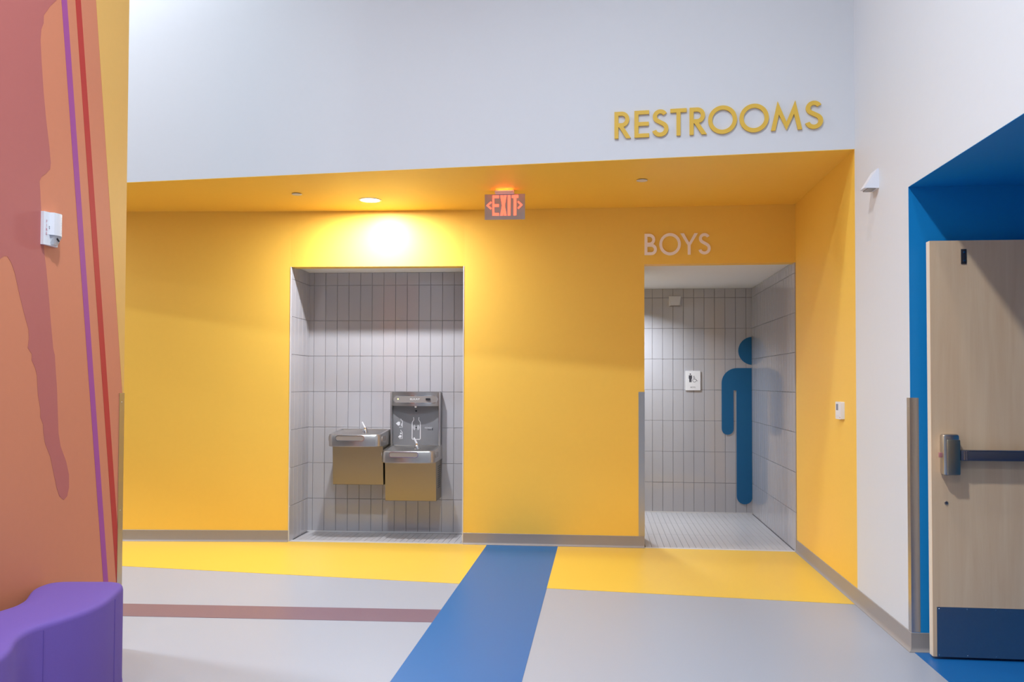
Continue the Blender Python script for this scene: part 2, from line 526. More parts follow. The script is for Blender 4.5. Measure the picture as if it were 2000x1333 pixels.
tile_floor('floor_restroom', 'pale tiled restroom floor of narrow strips', [(-0.9, 7.56), (0.342, 7.56), (0.342, 7.06), (XR, 7.05), (XR, YBACK), (-0.9, YBACK)], 0.352, XR - 0.012, 7.085, YBACK - 0.012, False)
tile_floor('floor_alcove', 'pale tiled floor strip of the fountain alcove', [B, Cc, aR, aL], B[0] + 0.012, Cc[0] - 0.012, 7.065, 7.50, False)
structure(MB().up_prism([(B[0], B[1]), (Cc[0], Cc[1]), (Cc[0], Cc[1] + 0.016), (B[0], B[1] + .081)], -0.05, 0.004).build('trim_1', 'white_trim'), 'pale threshold strip of the alcove floor')
structure(MB().up_prism([(0.342, 7.052), (XR, 7.034), (XR, 7.082), (0.342, 7.082)], -0.05, 0.003).build('trim_2', 'white_trim'), 'pale threshold strip of the restroom doorway')
structure(MB().up_prism([(aL[0], aL[1] - 0.010), (aR[0], aR[1] - 0.010), (aR[0], aR[1] - 0.024), (aL[0], aL[1] - 0.024)], 0.0, 0.010).build('trim_3', 'white_trim'), 'white cove strip at the alcove back')
structure(MB().box((0.30, YBACK - 0.024, 0), (XR, YBACK - 0.010, 0.011)).build('trim_4', 'white_trim'), 'white cove strip at the restroom back wall')
def edge_trim(n, p, z0, z1, sgn, lab):
    structure(MB().box((p[0] - (0.008 if sgn < 0 else 0), p[1] - 0.003, z0), (p[0] + (0.007 if sgn > 0 else 0), p[1] + 0.02, z1)).build(n, 'white_trim'), lab)
edge_trim('trim_5', (B[0], B[1]), 0.0, HEAD, 1, 'thin pale tile edge at the left of the alcove')
edge_trim('trim_6', (Cc[0], Cc[1]), 0.0, HEAD, -1, 'thin pale tile edge at the right of the alcove')

# ---------------------------------------------------------------- baseboards
BH = 0.094
prof = [(0.0, 0.0), (0.018, 0.0), (0.018, 0.003), (0.013, 0.006), (0.008, 0.012), (0.005, 0.022), (0.005, BH - 0.002), (0.003, BH), (0.0, BH)]
def baseboard(name, pts, side, lab):
    """sweeps the cove profile along plan points; side = +1 when the room lies to the right of travel"""
    n = len(pts)
    rings = []
    for i in range(n):
        dirs = []
        if i > 0: dirs.append(Vector((pts[i][0] - pts[i - 1][0], pts[i][1] - pts[i - 1][1])).normalized())
        if i < n - 1: dirs.append(Vector((pts[i + 1][0] - pts[i][0], pts[i + 1][1] - pts[i][1])).normalized())
        ns = [Vector((d.y, -d.x)) * side for d in dirs]
        m = sum(ns, Vector((0, 0))) / len(ns)
        m = m / max(m.length_squared, 1e-6)
        rings.append([(pts[i][0] + m.x * a, pts[i][1] + m.y * a, z) for a, z in prof])
    structure(MB().rings(rings, smooth=False).build(name, 'base_vinyl'), lab)
baseboard('baseboard_left', [A, B], 1, 'grey cove base left of the alcove')
baseboard('baseboard_middle', [Cc, D], 1, 'grey cove base between alcove and doorway')
baseboard('baseboard_right', [(XR, 7.035), (XR, OY1), (2.7, OY1)], 1, 'grey cove base along the right wall into the blue recess')

# ---------------------------------------------------------------- corner guards
def guard(label, corner, da, db, leg, z0, z1):
    t = 0.0025
    c = Vector(corner); a = Vector(da); b = Vector(db)
    # outward directions are opposite to the other leg
    o = -(a + b) * t
    P = lambda s, u: (c + a * s + b * u)
    poly = [c + o, c + a * leg - b * t, c + a * leg, c, c + b * leg, c + b * leg - a * t]
    g = thing('corner_guard', label, 'corner guard', (c.x, c.y, z0), 0, 'steel corner guards')
    MB().up_prism([(p.x - c.x, p.y - c.y) for p in poly], 0, z1 - z0).build('guard_angle', 'steel', g)
    for s in (0.04, 0.5, 0.96):
        p = c + a * (leg * 0.5) - b * t
        q = p - b * 0.0015
        z = (z1 - z0) * s
        MB().cyl((p.x - c.x, p.y - c.y, z), (q.x - c.x, q.y - c.y, z), 0.004, 0.003, 10).build('rivet', 'steel', g)
guard('stainless corner guard on the end of the orange mural wall', (XL, YL), (0, -1), (-1, 0), 0.042, 0.10, 1.262)
guard('stainless corner guard at the left jamb of the restroom doorway', (D[0], D[1]), (-1, 0), (0, 1), 0.047, BH + 0.002, 1.247)
guard('stainless corner guard at the edge of the blue door recess', (XR, OY1), (0, 1), (1, 0), 0.040, BH + 0.002, 1.250)

# ================================================================ THINGS
# ---------------------------------------------------------------- lettering
def glyph(ch, w=0.15):
    """returns (width, list of ('poly', pts) / ('band', path, closed)) in unit cap height"""
    out = []
    if ch == 'E':
        W = 0.54
        out = [('poly', [(0, 0), (w, 0), (w, 1), (0, 1)])]
        for z, l in ((0, W), (0.43, W * 0.98), (1 - w * .95, W)):
            out.append(('poly', [(w * .98, z), (l, z), (l, z + w * .95), (w * .98, z + w * .95)]))
    elif ch == 'T':
        W = 0.60
        out = [('poly', [(0, 1 - w * .95), (W, 1 - w * .95), (W, 1), (0, 1)]), ('poly', [(W / 2 - w / 2, 0), (W / 2 + w / 2, 0), (W / 2 + w / 2, 1 - w * .95), (W / 2 - w / 2, 1 - w * .95)])]
    elif ch == 'I':
        W = w
        out = [('poly', [(0, 0), (w, 0), (w, 1), (0, 1)])]
    elif ch == 'O':
        W = 1.04
        out = [('band', [(W / 2 + (W - w) / 2 * math.cos(2 * PI * i / 48), 0.5 + (1.04 - w) / 2 * math.sin(2 * PI * i / 48)) for i in range(48)], True)]
    elif ch in 'RB':
        W = 0.62 if ch == 'R' else 0.58
        out = [('poly', [(0, 0), (w, 0), (w, 1), (0, 1)])]
        def bowl(zb, zt, xr):
            r = (zt - zb - w) / 2
            cz = (zt + zb) / 2
            cx = xr - w / 2 - r
            return [(w * .9, zt - w / 2), (cx, zt - w / 2)] + [(cx + r * math.cos(math.radians(a)), cz + r * math.sin(math.radians(a))) for a in range(80, -81, -10)] + [(cx, zb + w / 2), (w * .9, zb + w / 2)]
        if ch == 'R':
            out.append(('band', bowl(0.42, 1.0, 0.56), False))
            out.append(('poly', [(0.16, 0.44), (0.335, 0.44), (W, 0.0), (W - 0.185, 0.0)]))
        else:
            out.append(('band', bowl(0.45, 1.0, 0.50), False))
            out.append(('band', bowl(0.0, 0.53, W), False))
    elif ch == 'S':
        W = 0.60
        cx, a, b = W / 2, 0.185, 0.215
        p = [(cx + a * math.cos(math.radians(t)), 0.745 + a * math.sin(math.radians(t))) for t in range(25, 236, 10)]
        p += [(cx + b * math.cos(math.radians(t)), 0.285 + b * math.sin(math.radians(t))) for t in range(55, -166, -10)]
        out = [('band', p, False)]
    elif ch == 'M':
        W = 1.08
        q = w * 1.02
        out = [('poly', [(0, 0), (q, 0), (0.255 + q * .38, 0.72), (0.235, 1.06)]), ('poly', [(W - q, 0), (W, 0), (W - 0.235, 1.06), (W - 0.255 - q * .38, 0.72)]),
               ('poly', [(0.235, 1.06), (W / 2, 0.30), (W / 2, 0.0), (0.255, 0.62)]), ('poly', [(W - 0.235, 1.06), (W - 0.255, 0.62), (W / 2, 0.0), (W / 2, 0.30)])]
    elif ch == 'Y':
        W = 0.81
        out = [('poly', [(W / 2 - w / 2, 0), (W / 2 + w / 2, 0), (W / 2 + w / 2, 0.45), (W / 2 - w / 2, 0.45)]),
               ('poly', [(0, 1), (w * 1.2, 1), (W / 2 + w * .5, 0.44), (W / 2 - w * .5, 0.44)]),
               ('poly', [(W - w * 1.2, 1), (W, 1), (W / 2 + w * .5, 0.44), (W / 2 - w * .5, 0.44)])]
    elif ch == 'X':
        W = 0.62
        q = w * 1.15
        out = [('poly', [(0, 0), (q, 0), (W, 1), (W - q, 1)]), ('poly', [(W - q, 0), (W, 0), (q, 1), (0, 1)])]
    return W, out
def letter(parent, ch, x0, x1, z0, cap, y0, y1, m, w=0.15):
    W, parts = glyph(ch, w)
    sx = (x1 - x0) / W
    tf = lambda p: (x0 + p[0] * sx, z0 + p[1] * cap)
    mb = MB()
    for k, pt in enumerate(parts):
        e = 0.00004 * k
        if pt[0] == 'poly':
            mb.face_prism([tf(p) for p in pt[1]], y0, y1 - e)
        else:
            L, R = band(pt[1], w, pt[2])
            n = len(L)
            L = [tf(p) for p in L]; R = [tf(p) for p in R]
            vs = [(p[0], y0, p[1]) for p in L + R] + [(p[0], y1 - e, p[1]) for p in L + R]
            fs = []
            for i in range(n if pt[2] else n - 1):
                j = (i + 1) % n
                fs += [(i, j, n + j, n + i), (2 * n + i, 3 * n + i, 3 * n + j, 2 * n + j), (i, 2 * n + i, 2 * n + j, j), (n + i, n + j, 3 * n + j, 3 * n + i)]
            if not pt[2]:
                fs += [(0, n, 3 * n, 2 * n), (n - 1, 3 * n - 1, 4 * n - 1, 2 * n - 1)]
            mb.add(vs, fs)
    o = mb.build('letter', m, parent)
    o['label'] = 'letter ' + ch
    return o
# RESTROOMS on the white wall
us = Vector((SRt[0] - SL[0], SRt[1] - SL[1])).normalized()
sy = SL[1] + (SRt[1] - SL[1]) * (-3.364 - SL[0]) / (SRt[0] - SL[0])      # wall face at x = -3.364
ang_s = math.atan2(us.y, us.x)
sg = thing('restrooms_sign', 'raised gold letters RESTROOMS on the white wall above the yellow soffit', 'sign',
           (-3.364 + us.x * 3.46, sy + us.y * 3.46, 2.873), ang_s)
for ch, a, b in (('R', 3.460, 3.564), ('E', 3.586, 3.678), ('S', 3.694, 3.800), ('T', 3.810, 3.911), ('R', 3.928, 4.034), ('O', 4.042, 4.217), ('O', 4.231, 4.407), ('M', 4.419, 4.603), ('S', 4.617, 4.727)):
    letter(sg, ch, a - 3.46, b - 3.46, 0.0, 0.171, -0.0005, -0.0125, 'letter_gold')
bg = thing('boys_sign', 'raised pale pink letters BOYS above the restroom doorway', 'sign', (0.342, 7.058, 2.347))
for ch, a, b in (('B', 0.3434, 0.4417), ('O', 0.461, 0.631), ('Y', 0.628, 0.7657), ('S', 0.7657, 0.869)):
    letter(bg, ch, a - 0.342, b - 0.342, 0.0, 0.172, 0.012, -0.0135, 'letter_pink', 0.135)

# ---------------------------------------------------------------- exit sign
ex = thing('exit_sign', 'lit red EXIT sign with two arrows hanging from the yellow soffit', 'exit sign', (-0.7085, 6.336, ZC))
MB().box((-0.069, -0.020, -0.002), (0.069, 0.030, -0.030), ch=0.004).build('canopy', 'sensor_white', ex)
MB().box((-0.069, -0.052, -0.0275), (0.069, 0.032, -0.0304), ch=0.001).box((-0.069, -0.052, -0.0304), (0.069, -0.0495, -0.0150)).build('lamp_shield', 'sensor_white', ex)  # added shelf and lip that hide the red lamp from below
MB().box((-0.149, -0.004, -0.0305), (0.149, 0.004, -0.219), ch=0.0015).build('panel', 'exit_plate', ex)
def exl(ch, a, b):
    letter(ex, ch, a + .7085, b + .7085, -0.190, 0.151, -0.0042, -0.0060, 'exit_letter', 0.145)
for ch, a, b in (('E', -0.800, -0.751), ('I', -0.6875, -0.6662)):
    exl(ch, a, b)
W_ = 0.0485
mbx = MB()
for pts in ([(0, 0), (.021, 0), (W_, .151), (W_ - .021, .151)], [(W_ - .021, 0), (W_, 0), (.021, .151), (0, .151)]):
    mbx.face_prism([(a - 0.743 + .7085, c - 0.190) for a, c in pts], -0.0042, -0.0060)
mbx.build('letter', 'exit_letter', ex)['label'] = 'letter X'
mbt = MB()
mbt.face_prism([(-0.657 + .7085, -0.039), (-0.608 + .7085, -0.039), (-0.608 + .7085, -0.061), (-0.657 + .7085, -0.061)], -0.0042, -0.0060)
mbt.face_prism([(-0.6435 + .7085, -0.061), (-0.6225 + .7085, -0.061), (-0.6225 + .7085, -0.190), (-0.6435 + .7085, -0.190)], -0.0042, -0.0060)
mbt.build('letter', 'exit_letter', ex)['label'] = 'letter T'
for s, xt, xb in ((-1, -0.850, -0.8085), (1, -0.573, -0.611)):
    mba = MB()
    for zz, e in ((-0.087, 0.0), (-0.139, 0.0001)):
        add_band(mba, [(xb + .7085, zz), (xt + .7085 - s * .008, -0.113 + (0.004 if zz < -0.113 else -0.004))], 0.0125, -0.0042, -0.0060 - e)
    mba.build('arrow', 'exit_letter', ex)['label'] = 'red chevron arrow'
el = bpy.data.lights.new('exit_sign_lamp', 'AREA')
el.shape = 'RECTANGLE'
el.size, el.size_y = 0.12, 0.009
el.energy = 3.4
el.color = (1.0, 0.10, 0.02)
elo = bpy.data.objects.new('exit_sign_lamp', el)
COL.objects.link(elo)
elo.parent = ex
elo.location = (0, -0.022, -0.0185)
elo.rotation_euler = (math.radians(90 + 8), 0, 0)

# ---------------------------------------------------------------- downlight and sprinkler covers
dl = thing('recessed_downlight', 'lit round recessed downlight in the soffit above the fountains', 'downlight', (-1.79, 6.585, ZC))
mbd = MB()
ring = lambda r, z: [(r * math.cos(2 * PI * i / 32), r * math.sin(2 * PI * i / 32), z) for i in range(32)]
mbd.rings([ring(0.088, -0.0005), ring(0.088, -0.004), ring(0.074, -0.006), ring(0.070, -0.001)], False, False)
mbd.build('trim_ring', 'white_trim', dl)
mbd = MB()
mbd.rings([ring(0.071, -0.0020), ring(0.066, -0.0032), ring(0.03, -0.0038)], True, True)
mbd.build('lens', 'lamp_lens', dl)
ld = disk_light('downlight_lamp', (-1.79, 6.585, ZC - 0.010), 0.04, 48, (0.92, 0.95, 1.0))
ld.parent = dl
ld.location = (0, 0, -0.012)
for x, y, lab in ((-2.282, 6.319, 'white sprinkler cover plate in the soffit left of the lit downlight'), (0.28, 6.10, 'white sprinkler cover plate in the soffit above the letters BOYS')):
    sp = thing('sprinkler_cover', lab, 'sprinkler', (x, y, ZC), 0, 'sprinkler covers in the soffit')
    MB().rings([ring(0.0385, -0.004), ring(0.0385, -0.0065), ring(0.034, -0.0085)], True, True).build('cover_plate', 'white_trim', sp)
    MB().cyl((0, 0, 0), (0, 0, -0.004), 0.030, n=20).build('collar', 'dark', sp)

# ---------------------------------------------------------------- drinking fountains
def outline(w, d, bow, r, n=8):
    """plan outline: back edge on y=0, front bowed to y=-d; corners rounded"""
    pts = [(w / 2, 0.0)]
    fy = lambda x: -(d - bow) - bow * (1 - (2 * x / w) ** 2)
    # right front corner
    for i in range(n + 1):
        a = PI / 2 * i / n
        x = w / 2 - r + r * math.cos(a)
        pts.append((x, fy(w / 2 - r) + r - r * math.sin(a)))
    for i in range(1, 12):
        x = (w / 2 - r) - (w - 2 * r) * i / 12
        pts.append((x, fy(x)))
    for i in range(n + 1):
        a = PI / 2 * (1 - i / n)
        x = -w / 2 + r - r * math.cos(a)
        pts.append((x, fy(w / 2 - r) + r - r * math.sin(a)))
    pts.append((-w / 2, 0.0))
    return pts
def fountain(label, x, zt, back=0.0):
    """zt = rim height at the wall; built in a frame whose -y looks out of the wall"""
    yw = aL[1] + (aR[1] - aL[1]) * (x - aL[0]) / (aR[0] - aL[0]) - 0.009
    t = thing('drinking_fountain', label, 'drinking fountain', (x, yw, zt - 0.46), math.atan2(aR[1] - aL[1], aR[0] - aL[0]), 'drinking fountains in the alcove')
    Z = 0.46
    dp = 0.465
    w = 0.448
    slope = lambda y: 0.028 * y / dp
    O = outline(w, dp, 0.035, 0.055)
    O2 = outline(w - 0.012, dp - 0.006, 0.035, 0.05)
    lowr = [(p[0] * 0.985, p[1] * 0.988, Z - 0.126) for p in O]
    mids = [(p[0], p[1], Z - 0.121) for p in O]
    ups = [(p[0], p[1], Z - 0.012 + slope(p[1])) for p in O]
    top = [(p[0], p[1], Z + slope(p[1])) for p in O2]
    cy = -(dp * 0.50)
    def inner(s, dz, sy=None):
        sy = s if sy is None else sy
        return [(p[0] * s, cy + (p[1] - cy) * sy, Z + dz + slope(p[1])) for p in O2]
    mb = MB()
    mb.rings([lowr, mids, ups, top, inner(0.90, 0.0, 0.86), inner(0.86, -0.012, 0.80), inner(0.62, -0.040, 0.55), inner(0.15, -0.046, 0.15)], True, True, smooth=True)
    basin = mb.build('basin', 'steel', t)
    MB().cyl((0, cy, Z - 0.064), (0, cy, Z - 0.052), 0.022, n=18).build('drain', 'chrome', basin)
    # push bar on the front and push pads on both sides
    yf = -dp
    mb = MB()
    mb.face_prism(rrect(-0.148, 0.092, Z - 0.076, Z - 0.031 - 0.002, 0.020), yf + 0.02, yf - 0.006, smooth=False)
    mb.build('push_bar', 'panel_grey', t)
    mb = MB()
    add_band(mb, rrect(-0.148, 0.092, Z - 0.076, Z - 0.033, 0.020), 0.004, yf + 0.02, yf - 0.0075, True)
    mb.build('push_bar_rim', 'chrome', t)
    for s in (-1, 1):
        mb = MB()
        pr = rrect(-0.40, -0.24, Z - 0.085, Z - 0.043, 0.018)
        mb.prism(pr, lambda a, c: (s * (w / 2 - 0.004), a, c), lambda a, c: (s * (w / 2 + 0.004), a, c))
        mb.build('side_push_pad', 'panel_grey', t)
    # cabinet below
    cd, cw = 0.315, 0.432
    mb = MB()
    pf = [(-0.001, 0.0), (-cd + 0.032, 0.0), (-cd + 0.027, 0.004), (-cd, Z - 0.120), (-0.001, Z - 0.120)]
    mb.prism(pf, lambda a, c: (-cw / 2, a, c), lambda a, c: (cw / 2, a, c))
    cab = mb.build('cabinet', 'steel_brushed', t)
    for s in (-1, 1):
        for k in range(11):
            z = 0.10 + k * 0.018
            MB().box((s * (cw / 2 - 0.002), -0.06, z), (s * (cw / 2 + 0.0012), -0.19, z + 0.008)).build('vent_slot', 'dark', cab)
    # bubbler
    bx, by = 0.035, cy + 0.04
    zb = Z + slope(by) - 0.010
    mb = MB()
    mb.rings([[(bx + r * math.cos(2 * PI * i / 16), by + r * math.sin(2 * PI * i / 16) * 1.1, zb + h) for i in range(16)] for r, h in ((0.026, -0.006), (0.025, 0.012), (0.018, 0.03), (0.011, 0.043))], True, True)
    bub = mb.build('bubbler', 'chrome', t)
    mb = MB()
    mb.cyl((bx, by, zb + 0.035), (bx - 0.026, by - 0.01, zb + 0.090), 0.0085, 0.0065, 14)
    mb.build('spout_guard', 'plastic_white', bub)
    return t
fountain('higher wall-mounted steel drinking fountain at the left in the tiled alcove', -2.062, 0.908)
ft = fountain('lower steel drinking fountain under a bottle filler in the tiled alcove', -1.612, 0.776)
# bottle filler, part of the lower fountain
Z = 0.46
FX0, FX1, FZ0, FZ1 = -0.218, 0.218, Z - 0.03, Z + 0.458
FD = 0.095
mb = MB()
mb.box((FX0, -0.001, FZ0), (FX1, -0.040, FZ1 - 0.002), ch=0.003)
filler = mb.build('bottle_filler', 'grey_plastic', ft)
filler['label'] = 'grey and steel bottle filling station'
def hood_y(x, base=0.070, bow=0.055): return -(base + bow * (1 - (2 * x / (FX1 - FX0)) ** 2))
# steel surround: two stiles, hood bowed outwards
for s in (-1, 1):
    xo = FX1 * s
    MB().box((xo, -0.0405, FZ0), (xo - s * 0.014, -FD, FZ1), ch=0.003).build('stile', 'steel', filler)
zh = Z + 0.337
pl = [(FX0 + 0.0002 + (FX1 - FX0 - 0.0004) * i / 24, 0) for i in range(25)]
poly = [(x, hood_y(x)) for x, _ in pl] + [(FX1 - 0.0002, -0.0402), (FX0 + 0.0002, -0.0402)]
MB().up_prism(poly, zh, FZ1).build('hood', 'steel', filler)
def bowed(pts2, off, thick):
    """flat outline wrapped on the hood front"""
    m = MB()
    n = len(pts2)
    vs = [(x, hood_y(x) + 0.001, z) for x, z in pts2] + [(x, hood_y(x) - thick, z) for x, z in pts2]
    cx = sum(p[0] for p in pts2) / n
    fs = [(i, (i + 1) % n, n + (i + 1) % n, n + i) for i in range(n)]
    m.add(vs, fs)
    return m, vs, n
def bowed_panel(name, x0, x1, z0, z1, r, thick, mm, parent):
    m = MB()
    N = 24
    cols = []
    for i in range(N + 1):
        x = x0 + (x1 - x0) * i / N
        dx = max(r - (x - x0), r - (x1 - x), 0)
        hgt = r - math.sqrt(max(r * r - dx * dx, 0))
        cols.append((x, z0 + hgt * 0.98, z1 - hgt * 0.98))
    vs = []
    for x, a, b in cols:
        y = hood_y(x)
        vs += [(x, y + .001, a), (x, y + .001, b), (x, y - thick, a), (x, y - thick, b)]
    fs = []
    for i in range(N):
        p, q = 4 * i, 4 * i + 4
        fs += [(p + 2, q + 2, q + 3, p + 3), (p, q, q + 2, p + 2), (p + 1, p + 3, q + 3, q + 1)]
    m.add(vs, fs)
    return m.build(name, mm, parent)
bowed_panel('display_rim', -0.198, 0.200, Z + 0.362, Z + 0.428, 0.033, 0.0012, 'chrome', filler)
disp = bowed_panel('display_panel', -0.193, 0.195, Z + 0.366, Z + 0.424, 0.029, 0.0022, 'panel_grey', filler)
MB().cyl((-0.150, hood_y(-.15) - .002, Z + 0.397), (-0.150, hood_y(-.15) - .0038, Z + 0.397), 0.0055, n=12).build('status_light', 'led_yellow', disp)
MB().box((0.095, hood_y(.1) - 0.0065, Z + 0.388), (0.134, hood_y(.1) + 0.004, Z + 0.405)).build('counter_display', 'dark', disp)
text_print('brand_lettering', 'ELKAY', 0.024, 'print_white', disp, 0.002, hood_y(0) - 0.0031, Z + 0.389, 1.25)
# nozzle, sensor, prints on the grey panel
yp = -0.0412
MB().cyl((0.0, -0.075, zh), (0.0, -0.075, zh - 0.016), 0.016, 0.012, 16).build('nozzle', 'chrome', filler)
MB().cyl((0.0, -0.0405, zh - 0.044), (0.0, -0.050, zh - 0.044), 0.008, n=14).build('sensor_eye', 'dark', filler)
mb = MB()
btl = [(-0.024, Z + 0.238), (-0.022, Z + 0.224), (-0.022, Z + 0.214), (-0.034, Z + 0.196), (-0.036, Z + 0.190), (-0.036, Z + 0.050), (-0.030, Z + 0.044), (0.030, Z + 0.044), (0.036, Z + 0.050), (0.036, Z + 0.190), (0.034, Z + 0.196), (0.022, Z + 0.214), (0.022, Z + 0.224), (0.024, Z + 0.238)]
add_band(mb, btl, 0.0055, yp + 0.001, yp)
mb.build('bottle_print', 'print_white', filler)
mb = MB()
for r in (0.012, 0.019, 0.026):
    for a0 in (120, -60):
        add_band(mb, circle(0, Z + 0.148, r, 12, a0, a0 + 120), 0.003, yp + 0.001, yp)
mb.build('sensor_print', 'print_white', filler)
MB().cyl((0, yp, Z + 0.148), (0, yp - 0.003, Z + 0.148), 0.006, n=12).build('sensor_window', 'dark', filler)
for zc in (Z + 0.182, Z + 0.084):
    mb = MB()
    add_band(mb, [(-0.150, zc - 0.033), (-0.122, zc - 0.033), (-0.122, zc + 0.024), (-0.134, zc + 0.030), (-0.136, zc + 0.044)], 0.004, yp + 0.001, yp)
    if zc > Z + 0.1:
        mb.face_prism([(-0.180, zc + 0.0), (-0.160, zc + 0.016), (-0.143, zc + 0.014), (-0.144, zc - 0.012), (-0.158, zc - 0.020)], yp + 0.001, yp)
        mb.face_prism([(-0.133, zc - 0.022), (-0.127, zc - 0.022), (-0.127, zc + 0.004), (-0.133, zc - 0.002)], yp + 0.001, yp)
    else:
        mb.face_prism([(-0.160, zc - 0.020), (-0.144, zc - 0.002), (-0.130, zc - 0.006), (-0.132, zc - 0.024), (-0.150, zc - 0.026)], yp + 0.001, yp)
        mb.face_prism([(-0.142, zc + 0.006), (-0.128, zc + 0.006), (-0.128, zc + 0.018), (-0.142, zc + 0.018)], yp + 0.001, yp)
    mb.build('pictogram', 'print_white', filler)
text_print('model_lettering', 'EZH2O', 0.017, 'print_white', filler, 0.108, yp - 0.0004, Z + 0.140, 1.2)
mb = MB()
mb.face_prism([(0.100, Z + 0.126), (0.132, Z + 0.126), (0.132, Z + 0.131), (0.100, Z + 0.131)], yp + 0.001, yp)
mb.face_prism([(0.138, Z + 0.124), (0.147, Z + 0.124), (0.147, Z + 0.142), (0.1425, Z + 0.148), (0.138, Z + 0.142)], yp + 0.001, yp)
mb.build('model_mark', 'print_dark', filler)

# ---------------------------------------------------------------- restroom doorway: man figure, plaque, sensor
YT = YBACK - 0.0090
mf = thing('man_figure', 'large blue half man figure on the restroom tiles at the corner', 'wall sign', (1.36, YT, 0.09))
ox, oz = 1.36, 0.09
mb = MB()
xe = XR - 0.010
mb.face_prism([(a - ox, c - oz) for a, c in ([(xe, 1.648 + 0.142)] + [p for p in circle(XR, 1.648, 0.142, 28, 94, 266)] + [(xe, 1.648 - 0.142)])], 0.0, -0.006)
mb.build('head', 'sign_blue', mf)
mb = MB()
bl, bt = 1.213, 1.473
pts = [(xe, bt)] + circle(bl + 0.155, bt - 0.155, 0.155, 10, 90, 180) + circle(1.272, 0.855, 0.059, 10, 180, 360) + [(1.331, 1.247), (1.360, 1.247)] + circle(1.4385, 0.174, 0.0785, 12, 180, 360) + [(1.517, 0.798), (xe, 0.798)]
out = []
for a, c in pts:
    if c <= 0.856 and 0.1 < a < 1.34 and c > 0.7:
        pass
    out.append((min(a, xe) - ox, c - oz))
mb.face_prism(out, 0.0, -0.006)
mb.build('body', 'sign_blue', mf)
pq = thing('restroom_plaque', 'small white restroom plaque with man and wheelchair symbols', 'plaque', (0.925, YT, 1.246))
MB().face_prism(rrect(-0.075, 0.075, 0.0, 0.198, 0.004), 0.0, -0.012).build('plate', 'plastic_white', pq)
yq = -0.0128
mb = MB()
X0, Z0 = -0.025, 0.082
mb.face_prism(circle(X0, Z0 + 0.082, 0.007, 14), -0.012, yq)
mb.face_prism([(X0 - 0.016, Z0 + 0.070), (X0 + 0.016, Z0 + 0.070), (X0 + 0.017, Z0 + 0.036), (X0 + 0.012, Z0 + 0.036), (X0 + 0.0115, Z0), (X0 + 0.001, Z0), (X0, Z0 + 0.03), (X0 - 0.001, Z0), (X0 - 0.0115, Z0), (X0 - 0.012, Z0 + 0.036), (X0 - 0.017, Z0 + 0.036)], -0.012, yq)
mb.build('man_symbol', 'print_dark', pq)
mb = MB()
X0 = 0.014
mb.face_prism(circle(X0 - 0.003, Z0 + 0.060, 0.0045, 12), -0.012, yq)
add_band(mb, [(X0 - 0.003, Z0 + 0.054), (X0 - 0.002, Z0 + 0.030), (X0 + 0.016, Z0 + 0.030), (X0 + 0.026, Z0 + 0.012), (X0 + 0.033, Z0 + 0.014)], 0.0055, -0.012, yq)
add_band(mb, [(X0 - 0.003, Z0 + 0.043), (X0 + 0.013, Z0 + 0.042)], 0.004, -0.012, yq)
add_band(mb, circle(X0 + 0.001, Z0 + 0.018, 0.017, 18, 125, 340), 0.0035, -0.012, yq)
mb.build('wheelchair_symbol', 'print_dark', pq)
text_print('lettering', 'BOYS', 0.019, 'print_dark', pq, 0.0, yq, 0.024, 1.05)

def wedge(label, loc, rot, w, h, d):
    t = thing('wall_sensor', label, 'sensor', loc, rot, 'white wedge wall sensors')
    mb = MB()
    vs = [(-w / 2, 0, 0), (w / 2, 0, 0), (w / 2, 0, h), (-w / 2, 0, h), (-w / 2 + w * .16, -d, 0.006), (w / 2 - w * .16, -d, 0.006), (-w / 2 + w * .16, -d * 0.94, 0.012), (w / 2 - w * .16, -d * 0.94, 0.012), (-w / 2 + 0.001, -0.008, h), (w / 2 - 0.001, -0.008, h)]
    fs = [(0, 1, 2, 3), (4, 6, 7, 5), (6, 8, 9, 7), (3, 2, 9, 8), (0, 4, 5, 1), (0, 3, 8, 6, 4), (1, 5, 7, 9, 2)]
    mb.add(vs, fs)
    mb.build('housing', 'sensor_white', t)
    MB().box((-w / 2 + 0.012, -0.012, -0.0012), (w / 2 - 0.012, -d * 0.75, 0.003)).build('underside_lens', 'panel_grey', t)
wedge('white wedge sensor high on the restroom tiles', (0.747, YT, 2.105), 0, 0.124, 0.104, 0.055)
wedge('white wedge sensor high on the white right wall near the blue recess', (XR, 5.015, 2.400), -PI / 2, 0.115, 0.108, 0.075)

# ---------------------------------------------------------------- thermostat
th = thing('thermostat', 'white thermostat with a small display on the yellow side wall', 'thermostat', (XR, 5.735, 1.093), -PI / 2)
MB().face_prism(rrect(-0.060, 0.064, 0.0, 0.110, 0.005), 0.0, -0.024).build('case', 'plastic_white', th)
MB().face_prism(rrect(-0.042, 0.006, 0.056, 0.096, 0.002), -0.023, -0.0248).build('display', 'lcd', th)
for k in range(3):
    MB().face_prism(rrect(-0.040 + k * 0.022, -0.028 + k * 0.022, 0.016, 0.024, 0.002), -0.023, -0.0252).build('button', 'sensor_white', th)
MB().face_prism(rrect(0.040, 0.050, 0.008, 0.015, 0.002), -0.023, -0.0246).build('mark', 'print_red', th)

